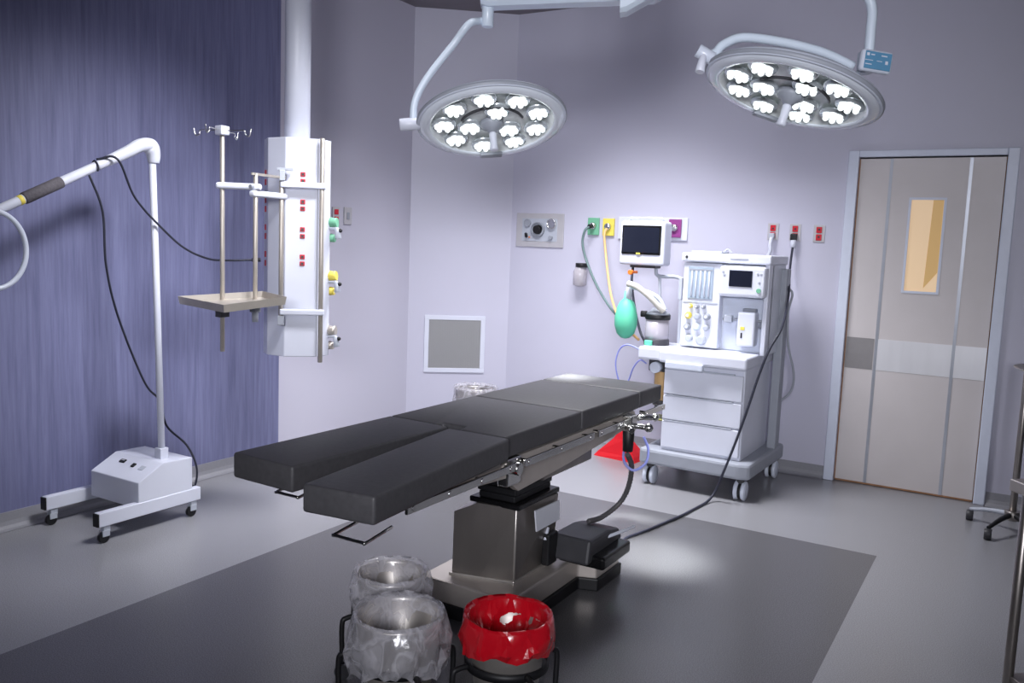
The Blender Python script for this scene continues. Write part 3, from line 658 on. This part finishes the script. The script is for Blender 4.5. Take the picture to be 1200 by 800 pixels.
# ------------------------------------------------------------ wall fittings
Y = YB
wp = root('wall_control_panel', (-3.27, Y, 1.45), 'square grey gas control panel with dials left of the green outlet', 'control panel')
part('plate', MB().box((-3.475, Y - .012, 1.455), (-3.055, Y - .001, 1.715), .004), PLATE, wp)
part('recess', MB().box((-3.42, Y - .015, 1.50), (-3.11, Y - .0115, 1.675), .001), LGREY, wp)
part('main_knob', MB().cyl((-3.275, Y - .05, 1.59), (-3.275, Y - .014, 1.59), .032, .036), BLACK, wp)
part('dial_ring', MB().lathe([(.052, .0), (.058, .0), (.058, .02), (.052, .02)], (-3.275, Y - .014, 1.59), (0, -1, 0), 28, cap=(False, False)), GREYP, wp)
part('gauge', MB().lathe([(.038, 0), (.040, .02), (.034, .024), (.032, .018)], (-3.155, Y - .014, 1.635), (0, -1, 0), 28), CHROME, wp)
part('gauge', MB().lathe([(.028, 0), (.030, .015), (.026, .018), (.024, .012)], (-3.37, Y - .014, 1.64), (0, -1, 0), 28), GREYP, wp)
part('toggle', MB().cyl((-3.385, Y - .014, 1.555), (-3.362, Y - .045, 1.535), .012), BLACK, wp)
part('indicator', MB().cyl((-3.35, Y - .025, 1.53), (-3.35, Y - .014, 1.53), .006), ORG, wp)
part('toggle', MB().cyl((-3.16, Y - .035, 1.53), (-3.16, Y - .014, 1.53), .016), GREYP, wp)
gr = MB().box((-2.60, Y - .016, 1.54), (-2.07, Y - .001, 1.70), .003)
tag(gr.build('headwall_rail', WHITE), 'white mounting rail on the wall behind the patient monitor', 'wall rail')
def gas(x, z, m_, label, depth=.02):
    r_ = root('gas_outlet', (x, Y, z - .06), label, 'gas outlet')
    part('plate', MB().box((x - .046, Y - depth, z - .064), (x + .046, Y - .001 if depth < .03 else Y - .0165, z + .064), .004), m_, r_)
    part('valve', MB().lathe([(.026, 0), (.024, .02), (.014, .026), (.010, .026)], (x, Y - depth, z + .004), (0, -1, 0), 20), CHROME, r_)
    return r_
go = gas(-2.803, 1.625, GRNP, 'green oxygen outlet with a grey hose, first beside the control panel')
part('probe', MB().cyl((-2.803, Y - .09, 1.622), (-2.803, Y - .03, 1.628), .016), BLACK, go)
gy = gas(-2.68, 1.622, YEL, 'yellow gas outlet with an orange hose between green outlet and monitor')
gas(-2.158, 1.625, PURP, 'purple gas outlet on the rail just right of the monitor', .034)
hs1 = MB().tube([(-2.803, Y - .085, 1.62), (-2.83, Y - .10, 1.59), (-2.845, Y - .10, 1.50), (-2.80, Y - .12, 1.38), (-2.68, Y - .2, 1.22), (-2.52, Y - .32, 1.08), (-2.40, Y - .4, 1.0), (-2.26, Y - .5, .93)], .009, 8)
tag(hs1.build('oxygen_hose', GHOSE), 'grey green hose drooping from the green outlet behind the teal bag', 'hose')
hs2 = MB().tube([(-2.68, Y - .045, 1.61), (-2.685, Y - .07, 1.57), (-2.66, Y - .09, 1.45), (-2.58, Y - .2, 1.28), (-2.47, Y - .35, 1.11), (-2.30, Y - .55, .97), (-2.12, Y - .68, .885)], .009, 8)
tag(hs2.build('air_hose', ORH), 'orange hose drooping from the yellow outlet to the anesthesia machine', 'hose')
sb = root('suction_bottle', (-2.875, Y - .04, 1.17), 'small clear suction bottle with black lid on the wall left of the teal bag', 'bottle')
part('bottle', MB().lathe([(.03, 0), (.05, .01), (.052, .11), (.04, .135), (.035, .145)], (-2.875, Y - .055, 1.175), n=24), mat('cloudy_bottle', rgb(206, 200, 206), .15, alpha=.6, noise=.03), sb)
part('lid', MB().cyl((-2.865, Y - .055, 1.318), (-2.865, Y - .055, 1.348), .047), BLACK, sb)
part('wall_bracket', MB().box((-2.90, Y - .02, 1.20), (-2.85, Y - .001, 1.35), .003), LGREY, sb)
def outlet(x, z, label, face=None):
    r_ = root('electrical_outlet', (x, Y, z - .055), label, 'outlet', 'red sockets right of the anesthesia machine')
    part('plate', MB().box((x - .036, Y - .007, z - .056), (x + .036, Y - .001, z + .056), .003), PLATE, r_)
    for dz in (-.024, .024): part('socket', MB().box((x - .018, Y - .011, z + dz - .02), (x + .018, Y - .0065, z + dz + .02), .004), REDO, r_)
    return r_
o1 = outlet(-1.476, 1.62, 'red wall outlet with white plug, above the machine corner')
o2 = outlet(-1.331, 1.618, 'middle red wall outlet with the black plug and long cord')
o3 = outlet(-1.178, 1.614, 'empty red wall outlet, the one nearest the door')
for x, o_ in ((-1.476, o1), (-1.331, o2), (-1.178, o3)):
    for dz in (-.024, .024):
        MB().box((x - .006, Y - .0125, 1.617 + dz - .006), (x + .006, Y - .0105, 1.617 + dz + .006)).build('socket_hole', DGREY, o_)
pl = root('white_plug', (-1.476, Y - .04, 1.50), 'white plug and short lead in the leftmost red outlet', 'plug')
part('plug_body', MB().box((-1.494, Y - .045, 1.575), (-1.458, Y - .013, 1.61), .005), LGREY, pl)
part('lead', MB().tube([(-1.476, Y - .035, 1.58), (-1.478, Y - .05, 1.53), (-1.475, Y - .05, 1.49), (-1.50, Y - .045, 1.43)], .013, 8), WHITE, pl)
cd = root('power_cord', (-1.33, Y - .05, 0), 'long black power cord from the middle red outlet to the table base', 'cord')
part('plug', MB().box((-1.352, Y - .05, 1.565), (-1.31, Y - .013, 1.61), .008), BLACK, cd)
part('plug_sleeve', MB().cyl((-1.33, Y - .04, 1.52), (-1.33, Y - .04, 1.568), .018), WHITE, cd)
part('cord', MB().tube([(-1.33, Y - .045, 1.53), (-1.325, Y - .1, 1.38), (-1.25, 5.45, 1.22), (-1.18, 5.05, 1.06), (-1.215, 4.93, .93), (-1.26, 4.91, .773), (-1.31, 4.895, .56), (-1.365, 4.885, .355), (-1.42, 4.87, .17), (-1.46, 4.88, .06), (-1.48, 4.80, .013), (-1.50, 4.62, .009), (-1.515, 4.48, .009), (-1.55, 4.28, .009), (-1.577, 4.13, .009), (-1.60, 4.03, .009), (-1.62, 3.93, .009), (-1.60, 3.75, .012), (-1.55, 3.60, .06), (-1.50, 3.52, .12), (-1.47, 3.49, .175), (-1.47, 3.475, .19)], .0075, 8), CORD, cd)
# left-wall plates beside the column
lo = MB().box((XL + .001, 4.475, 1.565), (XL + .012, 4.545, 1.68), .002)
r_ = root('red_wall_outlet', (XL, 4.51, 1.56), 'red wall outlet just right of the service column', 'outlet')
part('plate', lo, PLATE, r_)
part('sockets', MB().box((XL + .012, 4.49, 1.58), (XL + .016, 4.53, 1.615), .002).box((XL + .012, 4.49, 1.63), (XL + .016, 4.53, 1.665), .002), REDO, r_)
sw = root('wall_switch', (XL, 4.65, 1.56), 'grey blank switch plate on the wall right of the red outlet', 'switch')
part('plate', MB().box((XL + .001, 4.595, 1.565), (XL + .009, 4.675, 1.685), .002), PLATE, sw)
part('rocker', MB().box((XL + .008, 4.62, 1.60), (XL + .012, 4.65, 1.65), .002), GREYP, sw)

# ------------------------------------------------------------ anesthesia machine
am_ = root('anesthesia_machine', (-1.62, 5.3, 0), 'tall white anesthesia machine with drawers, knobs and small screen', 'anesthesia machine')
bx0, bx1 = -1.985, -1.285
bs = MB().prism([(bx0, 4.955), (-1.36, 4.93), (bx1, 4.96), (bx1 + .02, 5.70), (bx0, 5.70)], .135, .232, 'Z', .018); part('base', bs, GREYP, am_)
for X, Y_ in ((-1.925, 5.02), (-1.345, 5.01), (-1.925, 5.64), (-1.325, 5.66)):
    cs = MB().box((X - .022, Y_ - .02, .085), (X + .022, Y_ + .03, .137), .006); cas = part('caster', cs, DGREY, am_)
    for s_ in (-1, 1): MB().lathe([(.02, 0), (.052, .002), (.058, .010), (.058, .022), (.050, .026), (.012, .028)], (X + s_ * .008, Y_, .058), (s_, 0, 0), 28).build('wheel', WHITE2, cas)
    MB().cyl((X - .009, Y_, .058), (X + .009, Y_, .058), .05).build('wheel_core', BLACK, cas)
cabx0, cabx1 = -1.868, -1.362
part('cabinet', MB().box((cabx0, 5.012, .225), (cabx1, 5.60, .80), .012), WHITE, am_)
for za, zb_ in ((.25, .418), (.428, .578), (.588, .745)):
    dw = part('drawer', MB().box((cabx0 + .008, 4.992, za), (cabx1 - .008, 5.018, zb_), .006), WHITE, am_)
    MB().box((cabx0 + .02, 4.990, zb_ + .0005), (cabx1 - .06, 5.012, zb_ + .007), .001).build('finger_groove', LGREY, dw)
wt = MB().box((cabx0 - .02, 4.945, .785), (cabx1 + .02, 5.60, .862), .016); part('worktop', wt, WHITE, am_)
part('worktop_tray', MB().box((-1.84, 4.93, .752), (-1.60, 4.96, .80), .01), WHITE2, am_)
part('absorber_shelf', MB().box((-2.035, 4.97, .79), (-1.868, 5.34, .868), .014), WHITE, am_)
ux0, ux1 = -1.862, -1.312
part('upper_housing', MB().box((ux0 + .02, 5.27, .85), (ux1, 5.60, 1.41), .008), CREAMW, am_)
part('side_cheek', MB().box((ux1 - .03, 5.205, .85), (ux1, 5.30, 1.415), .008), WHITE, am_)
part('rear_column', MB().box((ux1 - .02, 5.50, .22), (ux1 + .035, 5.60, 1.38), .008), GREYP, am_)
part('top_shelf', MB().box((ux0, 5.18, 1.405), (ux1 + .01, 5.61, 1.462), .012), WHITE, am_)
ts = MB().box((ux0 + .02, 5.3, 1.461), (ux0 + .22, 5.45, 1.475), .004); ts.tube([(ux0 + .22, 5.32, 1.468), (ux0 + .25, 5.32, 1.49), (ux0 + .28, 5.32, 1.468)], .005, 6); part('top_rail', ts, LGREY, am_)
part('maker_mark', MB().cyl((ux0 + .035, 5.176, 1.434), (ux0 + .035, 5.182, 1.434), .009), DGREY, am_)
part('panel_print', MB().box((-1.55, 5.177, 1.430), (-1.44, 5.181, 1.436)), GREYP, am_)
fp = part('flow_panel', MB().box((-1.85, 5.20, .872), (-1.605, 5.29, 1.400), .01), WHITE, am_)
fw = part('flowmeter_window', MB().box((-1.815, 5.194, 1.175), (-1.655, 5.202, 1.375), .003), mat('flowmeter_glass', rgb(160, 174, 190), .12, noise=.04, nscale=8), am_)
for i in range(5): MB().cyl((-1.79 + i * .028, 5.192, 1.19), (-1.79 + i * .028, 5.192, 1.35), .0055, n=8).build('flow_tube', WHITE, fw)
MB().box((-1.81, 5.191, 1.352), (-1.66, 5.195, 1.362)).build('scale_bar', GREYP, fw)
kn_ = [(-1.788, 1.128, .012, YEL), (-1.747, 1.128, .014, GREYP), (-1.706, 1.130, .014, GREYP), (-1.80, 1.068, .020, YEL), (-1.741, 1.067, .020, LGREY), (-1.68, 1.067, .021, GREYP), (-1.802, .996, .020, GREYP), (-1.742, 1.0, .022, CYANW), (-1.68, .997, .018, LGREY), (-1.787, .925, .022, LGREY), (-1.709, .918, .030, LGREY)]
for x, z, r0_, m_ in kn_: 
    k_ = part('knob', MB().lathe([(r0_ * 1.15, 0), (r0_ * 1.15, .004), (r0_, .005), (r0_ * .9, .024), (r0_ * .7, .027)], (x, 5.2, z), (0, -1, 0), 18), m_, am_)
    if m_ is GREYP or m_ is YEL: MB().cyl((x, 5.17, z), (x, 5.176, z), r0_ * .5).build('knob_cap', WHITE, k_)
part('panel_divider', MB().box((-1.84, 5.196, 1.150), (-1.62, 5.2005, 1.158)), LGREY, am_)
dsp = part('display_unit', MB().box((-1.597, 5.13, 1.205), (-1.318, 5.28, 1.392), .018), WHITE, am_)
MB().box((-1.535, 5.125, 1.268), (-1.395, 5.1305, 1.366), .002).build('screen', GLASSB, dsp)
MB().cyl((-1.352, 5.122, 1.25), (-1.352, 5.131, 1.25), .014).build('dial', GRNP, dsp)
for x, z in ((-1.365, 1.35), (-1.345, 1.35), (-1.352, 1.30), (-1.567, 1.34), (-1.575, 1.355)): MB().box((x - .006, 5.126, z - .005), (x + .006, 5.1305, z + .005), .001).build('button', LGREY, dsp)
part('display_neck', MB().box((-1.605, 5.22, 1.22), (-1.58, 5.29, 1.395), .004), CYANW, am_)
part('back_board', MB().box((-1.595, 5.262, .87), (-1.345, 5.272, 1.195), .002), WHITE2, am_)
vap = part('vaporizer', MB().box((-1.482, 5.17, .905), (-1.372, 5.268, 1.115), .014), WHITE, am_)
MB().box((-1.458, 5.166, 1.005), (-1.432, 5.171, 1.025), .001).build('yellow_label', YEL, vap)
MB().box((-1.454, 5.166, .955), (-1.445, 5.171, .988), .001).build('fill_gauge', BLACK, vap)
MB().box((-1.46, 5.20, 1.113), (-1.38, 5.25, 1.135), .004).build('locking_lever', GREYP, vap)
part('mounting_bar', MB().cyl((-1.59, 5.24, 1.06), (-1.345, 5.24, 1.06), .008), GREYP, am_)
part('connector', MB().box((-1.58, 5.22, 1.04), (-1.53, 5.262, 1.085), .006), LGREY, am_)
part('connector', MB().cyl((-1.352, 5.225, 1.02), (-1.352, 5.262, 1.06), .012), GREYP, am_)
# absorber with bellows canister on the left
part('canister_base', MB().cyl((-1.985, 5.15, .866), (-1.985, 5.15, .905), .082, .08, n=32), DGREY, am_)
part('canister', MB().lathe([(.074, .905), (.076, .93), (.074, 1.03)], (-1.985, 5.15, 0), n=32), CANI, am_)
part('canister_ring', MB().cyl((-1.985, 5.15, 1.03), (-1.985, 5.15, 1.062), .08, n=32), BLACK, am_)
part('canister_top', MB().lathe([(.078, 1.062), (.07, 1.075), (.045, 1.085), (.04, 1.10)], (-1.985, 5.15, 0), n=32), GREYP, am_)
part('canister_knob', MB().cyl((-2.09, 5.12, 1.06), (-2.05, 5.13, 1.06), .02), BLACK, am_)
part('green_fitting', MB().box((-2.03, 5.05, .868), (-1.98, 5.08, .90), .006), GREEN, am_)
ab = MB().cyl((-1.925, 5.12, .52), (-1.925, 5.12, .71), .045, n=24); part('lime_canister', ab, TAN, am_)
part('lower_bracket', MB().box((-1.99, 5.05, .71), (-1.86, 5.2, .79), .008), DGREY, am_)
part('valve', MB().cyl((-1.93, 5.00, .74), (-1.93, 5.06, .74), .035), WHITE2, am_)
part('lower_cap', MB().cyl((-1.925, 5.12, .49), (-1.925, 5.12, .522), .05), DGREY, am_)
part('lower_tray', MB().box((-1.99, 5.04, .40), (-1.868, 5.2, .412), .003), BRASS, am_)
part('left_upright', MB().box((-1.905, 5.30, .86), (-1.868, 5.36, 1.30), .006), LGREY, am_)
part('left_switch', MB().box((-1.885, 5.22, 1.16), (-1.862, 5.28, 1.30), .004), LGREY, am_)
part('bag_arm', MB().tube([(-1.93, 5.13, 1.09), (-1.98, 5.12, 1.17), (-2.08, 5.11, 1.21), (-2.17, 5.10, 1.235)], .014, 10), WHITE2, am_)
part('side_cable', MB().tube([(ux1 + .036, 5.56, 1.26), (ux1 + .06, 5.56, 1.22), (ux1 + .04, 5.57, 1.1), (ux1 + .055, 5.57, .9), (ux1 + .10, 5.58, .72), (ux1 + .09, 5.58, .60), (ux1 + .03, 5.57, .53)], .007, 8), GREYP, am_)
# breathing bag
bg = MB(); bg.lathe([(.018, 1.20), (.02, 1.155), (.045, 1.13), (.062, 1.09), (.074, 1.03), (.073, .98), (.056, .925), (.03, .9), (.006, .893)], (-2.182, 5.1, 0), n=32)
br = root('breathing_bag', (-2.18, 5.1, .89), 'teal green breathing bag hanging left of the anesthesia machine', 'breathing bag')
part('bag', bg, GREEN, br)
part('neck', MB().cyl((-2.175, 5.1, 1.14), (-2.17, 5.1, 1.225), .022, .02), LGREY, br)
chz = MB().tube([(-2.165, 5.06, 1.25), (-2.10, 5.05, 1.235), (-2.02, 5.06, 1.18), (-1.96, 5.08, 1.12), (-1.93, 5.10, 1.085)], .019, 10, seg=16, wave=.08)
tag(chz.build('breathing_hose', CORR), 'cream corrugated hose sloping from the teal bag to the dark canister', 'hose')
tag(MB().cyl((-2.215, 5.2, 1.318), (-2.215, 5.23, 1.318), .016).box((-2.222, 5.22, 1.31), (-2.208, 5.315, 1.326)).build('orange_cap', ORG), 'small round orange cap below the left corner of the monitor', 'cap')
# monitor
mo = root('patient_monitor', (-2.18, 5.3, 1.35), 'white patient monitor with dark screen mounted left of the anesthesia machine', 'monitor')
part('housing', MB().box((-2.335, 5.28, 1.365), (-2.02, 5.42, 1.655), .02), WHITE, mo)
part('bezel', MB().box((-2.316, 5.272, 1.435), (-2.042, 5.284, 1.625), .006), BLACKG, mo)
part('screen', MB().box((-2.305, 5.269, 1.448), (-2.053, 5.2735, 1.612), .002), GLASSB, mo)
part('carry_handle', MB().tube([(-2.30, 5.35, 1.65), (-2.29, 5.35, 1.675), (-2.07, 5.35, 1.675), (-2.06, 5.35, 1.65)], .008, 8, smooth_path=False), LGREY, mo)
part('yellow_mark', MB().box((-2.21, 5.2685, 1.437), (-2.18, 5.272, 1.447)), YEL, mo)
part('foot_tray', MB().box((-2.26, 5.30, 1.348), (-2.08, 5.40, 1.366), .003), DGREY, mo)
part('mount_arm', MB().tube([(-2.10, 5.36, 1.35), (-2.08, 5.36, 1.30), (-1.95, 5.34, 1.30), (-1.89, 5.33, 1.28)], .012, 8), LGREY, mo)
part('mount_tube', MB().cyl((-2.07, 5.36, 1.30), (-2.05, 5.36, 1.06), .009), LGREY, mo)
tag(MB().tube([(-2.25, 5.33, 1.35), (-2.24, 5.3, 1.25), (-2.20, 5.28, 1.08), (-2.14, 5.25, .93), (-2.08, 5.2, .87)], .009, 8).build('monitor_cable', CORD), 'dark cable running from below the monitor down behind the teal bag', 'cable')
tag(MB().tube([(-1.99, 5.0, .80), (-2.05, 5.03, .84), (-2.14, 5.05, .86), (-2.20, 5.06, .82), (-2.22, 5.06, .72), (-2.19, 5.08, .60), (-2.13, 5.06, .62), (-2.08, 5.02, .72), (-2.02, 4.98, .78), (-1.985, 5.0, .76)], .005, 8).build('blue_tubing', BLUEH), 'thin pale blue tubing curling left of the machine shelf', 'tubing')
# red bag on the floor behind the table
rb = MB(); rb.rings([[(-2.52, 5.44, .0), (-2.19, 5.40, .0), (-2.17, 5.60, .0), (-2.50, 5.64, 0)], [(-2.50, 5.46, .03), (-2.21, 5.42, .035), (-2.19, 5.58, .03), (-2.48, 5.62, .03)], [(-2.40, 5.50, .13), (-2.30, 5.48, .14), (-2.29, 5.55, .14), (-2.39, 5.56, .13)], [(-2.355, 5.52, .21), (-2.335, 5.52, .21), (-2.335, 5.53, .21), (-2.355, 5.53, .21)]], smooth=False)
tag(rb.build('red_floor_sign', RED), 'red triangular floor marker behind the head end of the table', 'floor marker')

# ------------------------------------------------------------ right edge: steel table, wheeled base, basin
rt = root('instrument_table', (.35, 3.0, 0), 'stainless steel instrument table cut off by the right edge', 'table')
TT = Matrix.Translation((.018, 2.855, 0)) @ Matrix.Rotation(math.radians(-2), 4, 'Z')
def tmb(): m_ = MB(); m_.T = TT; return m_
TT = Matrix.Translation((.016, 2.852, 0)) @ Matrix.Rotation(math.radians(38), 4, 'Z')
part('top', tmb().box((0, -.55, .815), (.8, .0, .85), .004), STEEL, rt)
for x, y in ((.035, -.035), (.035, -.515), (.765, -.035), (.765, -.515)):
    part('leg', tmb().cyl((x, y, .03), (x, y, .815), .0145), STEELB, rt)
part('shelf', tmb().box((.03, -.52, .25), (.77, -.03, .265), .003), STEELB, rt)
wb_ = root('wheeled_base', (-.03, 5.4, 0), 'low wheeled base with dark casters beside the door frame', 'wheeled base')
hub = V((.06, 5.36, .10)); part('hub', MB().cyl((.06, 5.36, .07), (.06, 5.36, .12), .04), STEELB, wb_)
for q in ((-.147, 5.46), (-.045, 5.13), (.19, 5.14), (.26, 5.5), (.07, 5.62)):
    q = V((q[0], q[1], 0)); lg = part('leg', MB().tube([tuple(hub), tuple((hub + q) / 2 + V((0, 0, .04))), tuple(q + V((0, 0, .065)))], lambda t: .016 - .006 * t, 8), LGREY if q.y > 5.4 else BLACK, wb_)
    MB().cyl(tuple(q + V((-.018, 0, .03))), tuple(q + V((.018, 0, .03))), .03, n=20).build('wheel', DGREY, lg)
part('post', MB().cyl((.06, 5.36, .11), (.06, 5.36, .95), .018), STEELB, wb_)
bn_ = MB().lathe([(.05, 1.13), (.10, 1.135), (.15, 1.16), (.165, 1.165), (.165, 1.168), (.145, 1.165), (.09, 1.142), (.01, 1.14)], (.16, 2.98, 0), n=32)
bs_ = root('raised_tray_stand', (.16, 2.98, .85), 'small steel basin on a stem at the right edge above the table', 'basin')
part('basin', bn_, STEEL, bs_)
part('stem', MB().cyl((.16, 2.98, .85), (.16, 2.98, 1.135), .012), STEELB, bs_)
tag(MB().box((.10, 2.95, .851), (.16, 3.0, 1.09), .006).build('red_bottle', RED), 'red container standing on the steel table at the right edge', 'container')
